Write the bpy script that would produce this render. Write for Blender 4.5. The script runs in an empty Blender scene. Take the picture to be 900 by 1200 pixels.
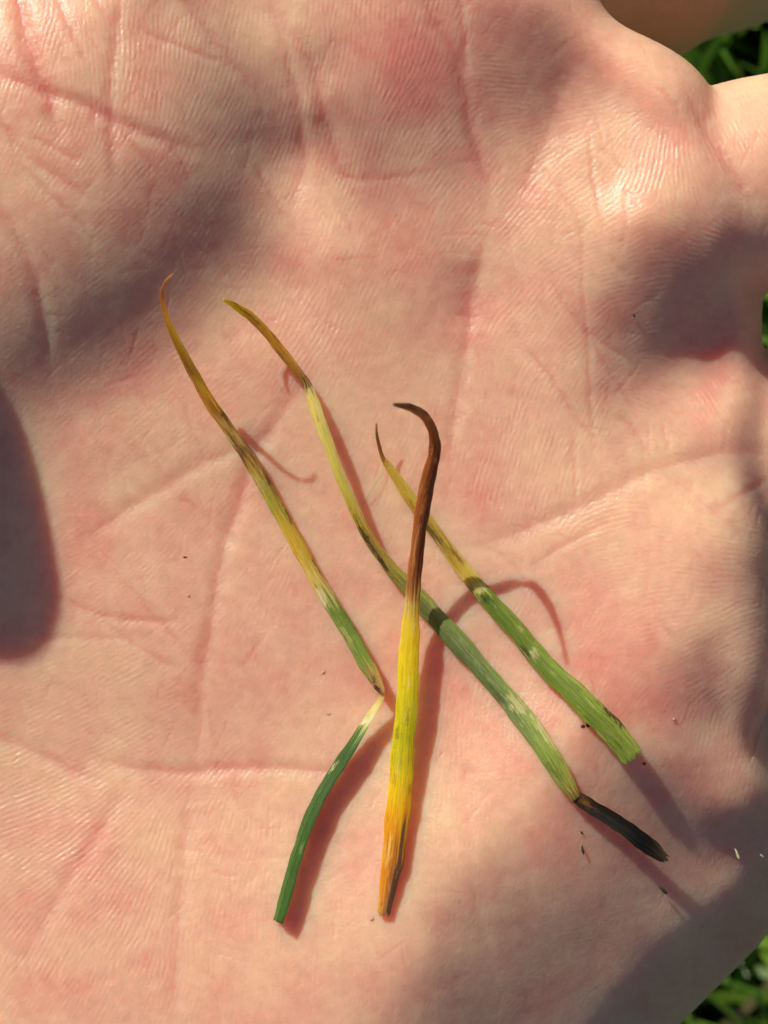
import bpy, math, random
import numpy as np
from mathutils import Vector

rnd = random.Random(7)
rng = np.random.default_rng(11)
C = bpy.context.scene.collection
scene = bpy.context.scene

# ------------------------------------------------------------------ camera, sky, sun, exposure
CAM_D = 200.0                     # mm from camera to the plane of the palm
PX = 12.0                         # photograph pixels per mm on that plane
SUN_EL = 32.0
SUN_DIR = Vector((-0.57, 0.82, 0)).normalized()
SUN_AZ = math.degrees(math.atan2(SUN_DIR.x, SUN_DIR.y))

cam_d = bpy.data.cameras.new('camera')
cam = bpy.data.objects.new('camera', cam_d)
C.objects.link(cam)
cam.location = (0, 0, CAM_D / 1000)
cam.rotation_euler = (0, 0, 0)
cam_d.sensor_fit = 'HORIZONTAL'
cam_d.sensor_width = 36.0
cam_d.lens = 36.0 * CAM_D / 75.0
cam_d.clip_start = 0.01
cam_d.clip_end = 500
cam_d.dof.use_dof = True
cam_d.dof.focus_distance = (CAM_D + 1.0) / 1000
cam_d.dof.aperture_fstop = 52
scene.camera = cam

world = bpy.data.worlds.new('World')
scene.world = world
world.use_nodes = True
wn = world.node_tree
bg = wn.nodes['Background']
sky = wn.nodes.new('ShaderNodeTexSky')
sky.sky_type = 'NISHITA'
sky.sun_disc = False
sky.air_density = 1.0
sky.dust_density = 1.2
sky.ozone_density = 1.0
sky.sun_elevation = math.radians(SUN_EL)
sky.sun_rotation = math.radians(SUN_AZ)
wn.links.new(sky.outputs[0], bg.inputs[0])
bg.inputs[1].default_value = 0.06

sun_d = bpy.data.lights.new('sun', 'SUN')
sun = bpy.data.objects.new('sun', sun_d)
C.objects.link(sun)
sun_d.energy = 5.0
sun_d.angle = math.radians(0.7)
sun_d.color = (1.0, 0.92, 0.79)
to_sun = Vector((SUN_DIR.x * math.cos(math.radians(SUN_EL)), SUN_DIR.y * math.cos(math.radians(SUN_EL)),
                 math.sin(math.radians(SUN_EL))))
sun.rotation_euler = to_sun.to_track_quat('Z', 'Y').to_euler()
sun.location = to_sun * 2

vs = scene.view_settings
vs.view_transform = 'Standard'
vs.look = 'None'
vs.exposure = 0.04
vs.gamma = 1
vs.use_curve_mapping = False

# ------------------------------------------------------------------ helpers
def U(x, y, z=0.0):
    """photograph pixel + height (in 1/12 mm) -> mm"""
    k = (CAM_D - z / PX) / CAM_D
    return np.array(((x - 450) / PX * k, (600 - y) / PX * k, z / PX))

def sstep(a, b, x):
    t = np.clip((x - a) / (b - a), 0, 1)
    return t * t * (3 - 2 * t)

def mesh_from(name, V, loops, starts, smooth=True):
    me = bpy.data.meshes.new(name)
    n = len(V)
    me.vertices.add(n)
    me.vertices.foreach_set('co', np.ascontiguousarray(V, dtype=np.float32).ravel())
    me.loops.add(len(loops))
    me.loops.foreach_set('vertex_index', np.asarray(loops, dtype=np.int32))
    me.polygons.add(len(starts))
    me.polygons.foreach_set('loop_start', np.asarray(starts, dtype=np.int32))
    me.update(calc_edges=True)
    me.polygons.foreach_set('use_smooth', np.full(len(starts), smooth))
    me.validate()
    return me

def set_color(me, col, name='tint'):
    at = me.color_attributes.new(name, 'FLOAT_COLOR', 'POINT')
    c4 = np.ones((len(col), 4), dtype=np.float32)
    c4[:, :3] = col
    at.data.foreach_set('color', c4.ravel())

def link_obj(name, me, mat, parent=None, label=None, cat=None, group=None, kind=None):
    o = bpy.data.objects.new(name, me)
    C.objects.link(o)
    if mat is not None:
        me.materials.append(mat)
    if parent is not None:
        o.parent = parent
    if label: o['label'] = label
    if cat: o['category'] = cat
    if group: o['group'] = group
    if kind: o['kind'] = kind
    return o

def node(nt, typ, **kw):
    n = nt.nodes.new(typ)
    for k, v in kw.items():
        setattr(n, k, v)
    return n

# ------------------------------------------------------------------ hand: rough body as a distance field
# a primitive: (a, b, ra, rb) round cone between two points, all mm
def cap(a, b, ra, rb=None):
    pa, pb = U(*a), U(*b)
    rb = ra if rb is None else rb
    ka = (CAM_D - a[2] / PX) / CAM_D
    kb = (CAM_D - b[2] / PX) / CAM_D
    return (pa, pb, ra / PX * ka, rb / PX * kb)

palm = [
    cap((60, 1080, -160), (575, 20, -140), 150, 118),
    cap((80, 1120, -165), (725, 260, -125), 150, 125),
    cap((100, 1170, -165), (742, 520, -165), 150, 130),
    cap((130, 1220, -165), (748, 770, -140), 150, 130),
    cap((745, 650, -135), (762, 770, -140), 128, 126), cap((812, 650, -95), (815, 768, -105), 80, 78),
    cap((620, 62, -75), (734, 158, -75), 84, 84),
    cap((745, 150, -90), (745, 300, -115), 84, 110),
    cap((434, 1343, -318), (774, 1003, -318), 150, 150), cap((365, 1275, -250), (700, 940, -245), 190, 190),
    cap((800, 300, -150), (805, 440, -155), 86, 86),
    cap((830, 700, -270), (960, 720, -310), 92, 92),
    cap((-40, 800, -150), (300, 60, -130), 150, 140),
    cap((0, 1000, -150), (500, 420, -150), 140, 130),
    cap((300, 1000, -150), (600, 650, -150), 140, 130),
    cap((300, 700, -150), (620, 250, -150), 140, 130),
    cap((-60, 850, -140), (90, 70, -70), 170, 140),
    cap((0, 500, -150), (250, 250, -140), 140, 140),
    cap((-30, 1150, -190), (300, 1200, -170), 170, 160),
]
wrist = [cap((20, 1130, -195), (-260, 1420, -215), 200, 185)]
forearm = [(U(-230, 1390, -215), U(-230, 1390, -215) + np.array((-200, -200, -22.)), 15.5, 30.0),
           (U(-330, 1290, -215), U(-330, 1290, -215) + np.array((-200, -200, -22.)), 15.5, 30.0)]
fing = {
    'index': [cap((600, -45, -270), (712, -86, -450), 120, 166), cap((712, -86, -450), (838, -105, -800), 166, 136),
              cap((838, -105, -800), (960, -160, -1000), 134, 86), cap((960, -160, -1000), (1050, -190, -1050), 86, 74)],
    'middle': [cap((725, 260, -125), (871, 221, -125), 122, 116), cap((871, 221, -125), (1210, 95, -150), 116, 104),
               cap((1210, 95, -150), (1500, 0, -130), 104, 94), cap((1500, 0, -130), (1730, -70, -80), 94, 80)],
    'ring': [cap((742, 520, -180), (900, 540, -222), 126, 122), cap((900, 540, -222), (1240, 500, -235), 122, 104),
             cap((1240, 500, -235), (1530, 470, -205), 104, 92), cap((1530, 470, -205), (1750, 450, -120), 92, 78)],
    'pinky': [cap((740, 870, -210), (950, 880, -280), 104, 100), cap((950, 880, -280), (1170, 895, -330), 100, 88),
              cap((1170, 895, -330), (1360, 905, -330), 88, 80), cap((1360, 905, -330), (1510, 905, -300), 80, 68)],
    'thumb': [cap((90, 70, -45), (-255, 95, 45), 150, 124), cap((-255, 95, 45), (-450, 168, 270), 128, 118)],
}

def sd_rcone(P, c):
    a, b, ra, rb = c
    ab = b - a
    l2 = float(ab @ ab) + 1e-9
    t = np.clip(((P - a) @ ab) / l2, 0, 1)
    d = P - a - t[..., None] * ab
    return np.sqrt((d * d).sum(-1)) - (ra + (rb - ra) * t)

def smin(a, b, k):
    h = np.clip(k - np.abs(a - b), 0, None) / k
    return np.minimum(a, b) - h * h * k * 0.25

def sdf(P):
    f = sd_rcone(P, palm[0])
    for c in palm[1:]:
        f = smin(f, sd_rcone(P, c), 6.0)
    for c in wrist + forearm:
        f = smin(f, sd_rcone(P, c), 10.0)
    for name, chain in fing.items():
        g = sd_rcone(P, chain[0])
        for c in chain[1:]:
            g = smin(g, sd_rcone(P, c), 3.0)
        f = smin(f, g, {'thumb': 8.0, 'index': 0.8, 'middle': 1.0}.get(name, 2.2))
    return f

def surface_net(lo, hi, h):
    nx, ny, nz = [int(math.ceil((hi[i] - lo[i]) / h)) + 1 for i in range(3)]
    xs = lo[0] + h * np.arange(nx); ys = lo[1] + h * np.arange(ny); zs = lo[2] + h * np.arange(nz)
    F = np.empty((nx, ny, nz), dtype=np.float32)
    YY, ZZ = np.meshgrid(ys, zs, indexing='ij')
    for s in range(0, nx, 16):
        e = min(nx, s + 16)
        P = np.empty((e - s, ny, nz, 3))
        P[..., 0] = xs[s:e, None, None]; P[..., 1] = YY; P[..., 2] = ZZ
        F[s:e] = sdf(P)
    ins = F < 0
    acc = np.zeros((nx - 1, ny - 1, nz - 1, 3), dtype=np.float32)
    cnt = np.zeros((nx - 1, ny - 1, nz - 1), dtype=np.float32)
    for ax in range(3):
        sl0 = [slice(None)] * 3; sl1 = [slice(None)] * 3
        sl0[ax] = slice(0, -1); sl1[ax] = slice(1, None)
        A, B = F[tuple(sl0)], F[tuple(sl1)]
        cr = (A < 0) != (B < 0)
        t = np.where(cr, A / np.where(A == B, 1, A - B), 0)
        o = [a for a in range(3) if a != ax]
        for d0 in (0, 1):
            for d1 in (0, 1):
                idx = [slice(None)] * 3
                for a_, d_ in ((o[0], d0), (o[1], d1)):
                    n_ = F.shape[a_]
                    idx[a_] = slice(d_, n_ - 1 + d_)
                idx = tuple(idx)
                c = cr[idx]
                off = np.zeros(c.shape + (3,), dtype=np.float32)
                off[..., ax] = t[idx]; off[..., o[0]] = d0; off[..., o[1]] = d1
                acc += off * c[..., None]
                cnt += c
    act = cnt > 0
    vid = np.full(act.shape, -1, dtype=np.int64)
    vid[act] = np.arange(act.sum())
    ijk = np.argwhere(act)
    V = (ijk + acc[act] / cnt[act][:, None]) * h + np.array(lo)
    quads = []
    for ax in range(3):
        sl0 = [slice(1, -1)] * 3; sl1 = [slice(1, -1)] * 3
        sl0[ax] = slice(0, -1); sl1[ax] = slice(1, None)
        A, B = ins[tuple(sl0)], ins[tuple(sl1)]
        for inv in (False, True):
            m = (A & ~B) if not inv else (~A & B)
            p = np.argwhere(m)
            base = p.copy()
            o = [(ax + 1) % 3, (ax + 2) % 3]
            for a_ in o: base[:, a_] += 1
            def cell(da, db):
                q = base.copy(); q[:, o[0]] -= da; q[:, o[1]] -= db
                return vid[q[:, 0], q[:, 1], q[:, 2]]
            q = np.stack([cell(1, 1), cell(0, 1), cell(0, 0), cell(1, 0)], 1)
            quads.append(q if not inv else q[:, ::-1])
    return V, np.concatenate(quads)

def project(V, it=2):
    e = 0.05
    for _ in range(it):
        out = []
        for s in range(0, len(V), 60000):
            P = V[s:s + 60000]
            f = sdf(P)
            g = np.stack([sdf(P + np.eye(3)[i] * e) - f for i in range(3)], 1) / e
            st = f[:, None] * g / np.maximum((g * g).sum(1, keepdims=True), 0.25)
            out.append(P - np.clip(st, -1.2, 1.2))
        V = np.concatenate(out)
    return V

def to_px(V):
    k = CAM_D / (CAM_D - V[:, 2])
    return 450 + V[:, 0] * k * PX, 600 - V[:, 1] * k * PX

V, Q = surface_net((-262, -320, -102), (118, 76, 46), 2.0)
V = project(V, 2)

def subdivide(V, Q, sel, ngons):
    """split the chosen quads in four; a neighbour that shares a split edge becomes an ngon"""
    S = Q[sel]; K = Q[~sel]
    E = np.stack([S, np.roll(S, -1, 1)], 2)                 # n,4,2
    key = np.sort(E, 2).astype(np.int64)
    code = key[..., 0] * (1 << 32) + key[..., 1]
    uq, inv = np.unique(code.ravel(), return_inverse=True)
    a = uq >> 32; b = uq & ((1 << 32) - 1)
    mid = len(V) + inv.reshape(code.shape)
    Vm = (V[a] + V[b]) / 2
    cen = len(V) + len(uq) + np.arange(len(S))
    Vc = V[S].mean(1)
    nq = [np.stack([S[:, i], mid[:, i], cen, mid[:, i - 1]], 1) for i in range(4)]
    EK = np.sort(np.stack([K, np.roll(K, -1, 1)], 2), 2).astype(np.int64)
    ck = EK[..., 0] * (1 << 32) + EK[..., 1]
    pos = np.clip(np.searchsorted(uq, ck), 0, len(uq) - 1)
    hit = uq[pos] == ck
    touched = hit.any(1)
    for q, h, p in zip(K[touched], hit[touched], pos[touched]):
        g = []
        for i in range(4):
            g.append(int(q[i]))
            if h[i]: g.append(int(len(V) + p[i]))
        ngons.append(g)
    n0 = len(V)
    return np.concatenate([V, Vm, Vc]), np.concatenate([K[~touched]] + nq), n0

def in_view(V, Q, m, ngons):
    c = V[Q].mean(1)
    x, y = to_px(c)
    n = np.cross(V[Q[:, 2]] - V[Q[:, 0]], V[Q[:, 3]] - V[Q[:, 1]])
    n /= np.linalg.norm(n, axis=1, keepdims=True) + 1e-12
    ok = (x > -m) & (x < 900 + m) & (y > -m) & (y < 1200 + m) & (n[:, 2] > -0.25) & (c[:, 2] > -34)
    if ngons:
        bad = np.zeros(len(V), bool)
        bad[np.concatenate([np.asarray(g) for g in ngons])] = True
        ok &= ~bad[Q].any(1)
    return ok

ngons = []
V, Q, n0 = subdivide(V, Q, np.ones(len(Q), bool), ngons)     # 1 mm everywhere
V = project(V, 1)
for margin in (70, 40, 25):                                 # 0.5, 0.25, 0.125 mm where the picture looks
    V, Q, n0 = subdivide(V, Q, in_view(V, Q, margin, ngons), ngons)
    if margin > 30:
        V[n0:] = project(V[n0:], 1)

# ------------------------------------------------------------------ hand: the swell of the palm (px, py, height mm)
RELIEF = [
    (-120, 20, 4.6), (-120, 150, 6.0), (-120, 300, 5.0), (-120, 450, 1), (-120, 700, -1), (-120, 950, -1), (-120, 1250, -1),
    (0, 50, 6.2), (0, -10, 5.2), (100, 0, 5.6), (200, -30, 5.2), (0, -80, 2.6), (250, -90, 3.2), (-40, 500, -1.0),
    (345, 60, 3.9), (365, 135, 2.4), (350, -80, 3.2), (100, -80, 2.9), (385, 60, 3.5),
    # hollow
    (380, 300, -0.9), (300, 400, -1.9), (420, 420, -2.1), (200, 480, -2.2), (100, 550, -2.5), (0, 600, -2.3), (300, 560, -2.9),
    (200, 640, -2.9), (100, 720, -2.6), (0, 780, -2.3), (420, 560, -2.8), (520, 500, -2.6), (480, 640, -3.0), (360, 700, -2.9),
    (150, 820, -2.8), (270, 800, -3.0), (400, 800, -2.8), (500, 780, -2.5), (0, 880, -2.3), (100, 890, -2.8), (225, 905, -3.1), (350, 900, -2.8),
    (450, 900, -2.1),
    # heel
    (0, 980, -1.7), (100, 1000, -1.6), (200, 1010, -1.8), (300, 1010, -1.7), (0, 1100, -0.9), (120, 1120, -0.6), (260, 1120, -0.4), (400, 1030, -0.9),
    (400, 1150, 0.3), (0, 1250, -0.2), (200, 1250, 0.0), (400, 1260, 0.0), (500, 1000, -0.2), (500, 1110, 0.3), (565, 1000, 0.5), (625, 935, 0.3), (560, 920, -0.5),
    # little finger side
    (600, 820, -1.6), (700, 850, -0.5), (775, 840, -1.0), (770, 890, -1.5), (818, 885, -2.5), (850, 850, -3.0), (840, 912, -3.6), (880, 880, -4.2), (870, 945, -5.3), (640, 740, -1.9), (700, 760, -1.0), (780, 780, 0.0), (840, 740, 0.1), (800, 680, 0.4), (865, 690, -0.9),
    (840, 810, -1.6), (720, 680, -0.8), (620, 680, -2.3), (700, 620, -1.2), (780, 620, -0.3), (840, 640, 0.0), (870, 780, -2.2),
    # pads under the fingers
    (600, 600, -2.4), (640, 540, -1.9), (700, 520, -1.6), (620, 460, -1.8), (760, 520, -2.1), (800, 515, -2.7), (850, 510, -3.5), (890, 520, -4.2), (845, 548, -3.2), (835, 590, -1.1), (690, 440, -1.0),
    (640, 380, -0.8), (560, 420, -2.2), (555, 350, -2.0), (500, 340, -1.4), (600, 300, -0.8),
    (800, 205, 1.7), (830, 270, 1.0), (850, 315, -1.3), (868, 355, -4.6), (886, 400, -7.4), (855, 425, -6.8), (825, 405, -5.4), (803, 355, -2.2), (775, 305, 0.7), (745, 255, 2.2),
    (735, 340, 0.0), (765, 390, -2.3), (788, 430, -4.5), (805, 458, -4.6), (850, 470, -4.6), (700, 350, 0.1), (725, 395, -1.4), (748, 442, -3.0), (880, 470, -5.4),
    (690, 290, 0.7), (720, 210, 0.6), (760, 150, 0.5), (860, 240, 0.6), (880, 300, -1.2),
    (640, 240, 0.1), (690, 170, 0.1), (725, 125, -0.2), (775, 125, 0.3), (570, 250, -0.8), (545, 190, 0.0),
    (560, -10, 4.3), (590, 45, 2.8), (615, 85, 1.4), (640, 122, 0.0), (662, 155, -0.5), (625, 5, 2.9), (655, 40, 1.3), (680, 80, -0.1), (705, 105, -0.5), (590, 140, 0.4), (600, 200, -0.3),
    (390, 20, 3.6), (460, 10, 4.0), (530, 20, 3.7), (390, 90, 3.0), (450, 90, 3.1), (510, 90, 2.6), (400, 190, 0.6), (460, 180, 0.8), (515, 180, 0.6), (450, 250, -0.6), (520, 270, -0.8),
    (500, -80, 3.8), (600, -60, 2),
]
# the ball of the thumb rises from its fold
for fx_, fy_, k_ in [(318, 150, .72), (275, 235, .88), (225, 297, .92), (165, 350, .95), (100, 392, .93), (30, 428, .88)]:
    for q_, z_ in ((-120, -2.1), (-80, -1.85), (-40, -0.85), (0, 0.85), (25, 2.2), (60, 3.7), (100, 5.05), (150, 6.1), (205, 6.6)):
        if fx_ > 300 and q_ < -40: continue
        RELIEF.append((fx_ - .62 * q_, fy_ - .78 * q_, -2.1 + (z_ + 2.1) * k_))
# the heel on the little finger side rounds away to the edge
for t_ in (-560, -420, -290, -170, -70, 10):
    for m_, z_ in ((1105, .2), (1150, -.7), (1200, -2.3), (1240, -3.95), (1280, -5.85), (1330, -8.5), (1360, -10.4), (1385, -12.8)):
        if t_ > -100 and m_ < 1325: continue
        n_ = m_ + (16 * math.sin(t_ / 70.0) - .04 * (t_ + 250)) * (1 if m_ < 1340 else .2)
        RELIEF.append(((n_ * 1.41421 + t_) / 2, (n_ * 1.41421 - t_) / 2, z_ - (0.5 if t_ > -100 else 0)))
rel = np.array(RELIEF, float)

def rbf_fit(p, v, lam):
    s = 100.0
    d = np.hypot(p[:, None, 0] - p[None, :, 0], p[:, None, 1] - p[None, :, 1]) / s
    K = np.where(d > 0, d * d * np.log(d + 1e-12), 0) + lam * np.eye(len(p))
    A = np.concatenate([np.ones((len(p), 1)), p / 1000], 1)
    M = np.block([[K, A], [A.T, np.zeros((3, 3))]])
    w = np.linalg.solve(M, np.concatenate([v, np.zeros(3)]))
    def ev(x, y):
        out = w[-3] + w[-2] * x / 1000 + w[-1] * y / 1000
        for i in range(len(p)):
            r2 = ((x - p[i, 0]) ** 2 + (y - p[i, 1]) ** 2) / (s * s)
            out = out + w[i] * 0.5 * r2 * np.log(r2 + 1e-12)
        return out
    return ev
relief = rbf_fit(rel[:, :2], rel[:, 2], 0.02)

# maps over the palm: one sample per photograph pixel, from -60
MX0, MY0, MW, MH = -60, -60, 1024, 1344
gx, gy = np.meshgrid(MX0 + np.arange(MW), MY0 + np.arange(MH))
gx = gx.astype(np.float64); gy = gy.astype(np.float64)

cg_x, cg_y = np.meshgrid(np.arange(-400, 1304, 4.0), np.arange(-200, 1404, 4.0))
H_map = relief(cg_x, cg_y)
def bil(Mp, x, y, x0, y0, st=1.0):
    fx = np.clip((x - x0) / st, 0, Mp.shape[1] - 1.001); fy = np.clip((y - y0) / st, 0, Mp.shape[0] - 1.001)
    ix = fx.astype(int); iy = fy.astype(int); tx = fx - ix; ty = fy - iy
    return ((Mp[iy, ix] * (1 - tx) + Mp[iy, ix + 1] * tx) * (1 - ty) + (Mp[iy + 1, ix] * (1 - tx) + Mp[iy + 1, ix + 1] * tx) * ty)

PALM_POLY = np.array([(-150, -160), (560, -160), (690, 0), (790, 95), (850, 135), (905, 230), (890, 320), (880, 385), (905, 440), (895, 640), (888, 770),
                      (912, 860), (985, 970), (640, 1315), (500, 1340), (-150, 1330)], float)
def poly_sd(x, y, poly):
    d = np.full(x.shape, 1e9); ins = np.zeros(x.shape, bool)
    for i in range(len(poly)):
        a, b = poly[i], poly[(i + 1) % len(poly)]
        ex, ey = b - a
        t = np.clip(((x - a[0]) * ex + (y - a[1]) * ey) / (ex * ex + ey * ey), 0, 1)
        d = np.minimum(d, np.hypot(x - a[0] - t * ex, y - a[1] - t * ey))
        c = (a[1] > y) != (b[1] > y)
        ins ^= c & (x < (b[0] - a[0]) * (y - a[1]) / (b[1] - a[1] + 1e-12) + a[0])
    return np.where(ins, d, -d)
M_map = sstep(0, 62, poly_sd(cg_x, cg_y, PALM_POLY))

# ------------------------------------------------------------------ hand: creases (width px, depth mm, points)
CREASES = [
    (10, .5, [(900, 530), (840, 532), (800, 541), (755, 553), (713, 578), (663, 602), (613, 621), (570, 637), (545, 645)]),
    (9, .60, [(765, 553), (791, 563), (822, 587), (848, 605), (871, 627), (890, 648)]),
    (8, .55, [(497, -30), (497, 0), (513, 33), (537, 67), (547, 113), (553, 160), (567, 200), (577, 245)]),
    (8, .40, [(575, 265), (562, 310), (553, 350), (548, 395), (538, 450), (528, 520), (530, 570)]),
    (6, .35, [(536, -30), (538, 0), (545, 43), (546, 95)]),
    (9, .60, [(295, -40), (313, 0), (333, 27), (357, 57), (372, 90), (375, 120), (387, 160), (397, 197), (417, 227), (440, 267)]),
    (7, .45, [(318, 0), (325, 27), (337, 67), (347, 110), (353, 157), (357, 200), (337, 260)]),
    (6, .30, [(300, 190), (317, 227), (340, 263)]),
    (6, .14, [(380, 198), (403, 208), (433, 212), (473, 207), (520, 198)]),
    (5, .22, [(368, 200), (397, 240), (420, 290)]),
    (10, 1.0, [(12, -40), (20, 0), (30, 40), (43, 83), (55, 107), (63, 137), (75, 170)]),
    (8, .60, [(-30, 80), (0, 88), (33, 98), (53, 107), (93, 120), (127, 137), (160, 153), (197, 167), (240, 180)]),
    (7, .45, [(143, -30), (140, 0), (137, 43), (130, 87), (128, 133), (132, 173), (132, 225)]),
    (7, .45, [(-30, 118), (0, 143), (33, 187), (67, 207), (97, 227), (117, 240)]),
    (5, .28, [(33, 157), (70, 177), (100, 193)]),
    (6, .35, [(20, 185), (43, 213), (87, 253), (115, 290)]),
    (8, .55, [(-30, 190), (0, 240), (20, 280), (33, 305), (48, 350), (60, 440)]),
    (5, .30, [(60, -20), (80, 30), (97, 63), (108, 85)]),
    (7, .45, [(190, -30), (213, 0), (247, 43), (293, 100), (312, 130)]),
    (6, .35, [(100, -20), (112, 0), (137, 33)]),
    (5, .25, [(153, 30), (197, 50), (233, 63), (273, 80)]),
    (5, .22, [(197, 167), (215, 190), (225, 215)]), (5, .22, [(130, 140), (170, 185), (200, 220)]),
    (9, .38, [(330, 505), (287, 523), (247, 537), (193, 570), (160, 590), (127, 613), (87, 640)]),
    (6, .28, [(57, 693), (83, 707), (113, 720), (160, 727), (217, 730)]),
    (6, .18, [(20, 748), (77, 748), (133, 748), (170, 752)]),
    (5, .20, [(113, 720), (147, 750), (187, 773), (215, 785)]),
    (5, .22, [(133, 667), (173, 713), (207, 753), (233, 783)]),
    (9, .50, [(372, 425), (360, 445), (345, 465), (320, 500), (300, 530), (288, 560), (277, 600), (263, 633), (253, 687), (247, 740), (237, 787), (232, 850), (226, 905)]),
    (9, .35, [(226, 905), (218, 960), (215, 1010), (208, 1080), (205, 1150), (200, 1230)]),
    (5, .18, [(200, 573), (233, 600), (267, 627), (285, 645)]),
    (5, .15, [(215, 470), (227, 507), (243, 543)]),
    (8, .42, [(-30, 856), (0, 866), (43, 883), (97, 908), (128, 920)]),
    (8, .45, [(78, 881), (117, 891), (167, 902), (218, 906), (272, 900), (323, 900), (350, 903), (450, 906)]),
    (9, .32, [(156, 908), (132, 951), (97, 1005), (50, 1083), (23, 1130)]),
    (5, .18, [(268, 924), (296, 959), (323, 990)]),
    (5, .28, [(633, 300), (657, 353), (687, 387), (707, 423), (740, 473), (760, 503)]),
    (4, .20, [(687, 387), (723, 413), (745, 430)]),
    (5, .28, [(600, 385), (620, 413), (647, 443), (677, 493), (700, 520), (717, 550)]),
    (4, .22, [(682, 270), (682, 300), (683, 353), (690, 400), (692, 467), (695, 507), (697, 547)]),
    (4, .22, [(672, 500), (674, 560), (675, 600)]),
    (6, .30, [(723, 483), (750, 513), (765, 540)]), (5, .25, [(777, 497), (785, 530)]),
    (4, .20, [(713, 300), (737, 327)]),
    (3.5, .22, [(690, 153), (693, 200), (703, 250), (710, 290)]),
    (4, .22, [(620, 178), (640, 200), (663, 230), (683, 267), (684, 300)]),
    (3.5, .20, [(700, 170), (720, 188), (732, 200)]), (3.5, .20, [(733, 215), (733, 270), (728, 300)]), (3.5, .18, [(733, 222), (750, 245)]),
    (7, .60, [(800, 95), (812, 120), (822, 142), (833, 160), (850, 187), (873, 227), (890, 257)]),
    (5, .30, [(770, 100), (790, 120), (800, 140)]),
    (22, .55, [(680, 60), (660, 105), (643, 150), (622, 205), (600, 260)]),
    (30, .6, [(552, 300), (551, 350), (549, 390)]),
    (5, .18, [(570, 640), (600, 660), (630, 700)]), (5, .2, [(620, 665), (660, 640), (715, 610)]),
    (8, .20, [(545, 880), (545, 960), (556, 1060), (585, 1160)]),
    (7, .15, [(825, 1060), (818, 1120), (812, 1180)]),
    (5, .15, [(755, 670), (765, 720), (800, 760)]), (6, .18, [(835, 600), (870, 580), (905, 560)]),
]

def add_groove(Mp, pts, w, depth, jag=0.0, ends=True):
    pts = np.array(pts, float)
    # smooth polyline
    for _ in range(2):
        p = np.empty((2 * len(pts) - 2, 2)); p[0::2] = .75 * pts[:-1] + .25 * pts[1:]; p[1::2] = .25 * pts[:-1] + .75 * pts[1:]
        pts = np.concatenate([pts[:1], p, pts[-1:]])
    x0 = int(max(0, pts[:, 0].min() - 4 * w - MX0)); x1 = int(min(MW, pts[:, 0].max() + 4 * w - MX0 + 1))
    y0 = int(max(0, pts[:, 1].min() - 4 * w - MY0)); y1 = int(min(MH, pts[:, 1].max() + 4 * w - MY0 + 1))
    if x1 <= x0 or y1 <= y0: return
    X = gx[y0:y1, x0:x1] + jag * jitx[y0:y1, x0:x1]; Y = gy[y0:y1, x0:x1] + jag * jity[y0:y1, x0:x1]
    best = np.full(X.shape, 1e9); bt = np.zeros(X.shape)
    L = np.concatenate([[0], np.cumsum(np.hypot(*np.diff(pts, axis=0).T))])
    for i in range(len(pts) - 1):
        a, b = pts[i], pts[i + 1]; e = b - a; l2 = e @ e + 1e-9
        t = np.clip(((X - a[0]) * e[0] + (Y - a[1]) * e[1]) / l2, 0, 1)
        d = np.hypot(X - a[0] - t * e[0], Y - a[1] - t * e[1])
        m = d < best
        best = np.where(m, d, best); bt = np.where(m, (L[i] + t * (L[i + 1] - L[i])) / L[-1], bt)
    tap = np.minimum(1, np.minimum(bt, 1 - bt) / 0.22 + 0.05) if ends else 1.0
    s = w * 0.62
    prof = np.exp(-(best / s) ** 2 * 0.5) * 0.8 + np.exp(-np.abs(best) / (0.5 * s)) * 0.2
    Mp[y0:y1, x0:x1] = np.maximum(Mp[y0:y1, x0:x1], 0) * 0 + Mp[y0:y1, x0:x1] + depth * tap * prof

def noise_map(scale, seed):
    r = np.random.default_rng(seed)
    n = r.standard_normal((MH, MW))
    fy_ = np.fft.fftfreq(MH)[:, None]; fx_ = np.fft.rfftfreq(MW)[None]
    f = np.exp(-(fx_ ** 2 + fy_ ** 2) * (scale ** 2) * 2)
    m = np.fft.irfft2(np.fft.rfft2(n) * f, s=(MH, MW))
    return m / m.std()
jitx = noise_map(5, 1) + 1.2 * noise_map(14, 2); jity = noise_map(5, 3) + 1.2 * noise_map(14, 4)

groove = np.zeros((MH, MW))
for w, dpt, pts in CREASES:
    add_groove(groove, pts, w * (1.3 if 7 <= w < 15 else 1.0), dpt * 0.46, jag=0.45)
fine = np.zeros((MH, MW))
r2 = random.Random(5)
for i in range(760):                                        # the faint criss-cross of small lines
    x, y = r2.uniform(-30, 930), r2.uniform(-30, 1230)
    ang = r2.choice([r2.gauss(1.05, .3), r2.gauss(2.3, .35), r2.gauss(1.6, .25), r2.uniform(0, 3.14)])
    if x + y > 1520 and x > 480 and r2.random() < .8: continue
    l = r2.uniform(14, 62)
    c, s = math.cos(ang), -math.sin(ang)
    k = r2.uniform(-.15, .15)
    pts = [(x + c * t * l - s * k * l * t * t, y + s * t * l + c * k * l * t * t) for t in (-.5, -.2, .1, .5)]
    add_groove(fine, pts, r2.uniform(1.8, 3.0), r2.uniform(.012, .05), jag=0.5)

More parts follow.
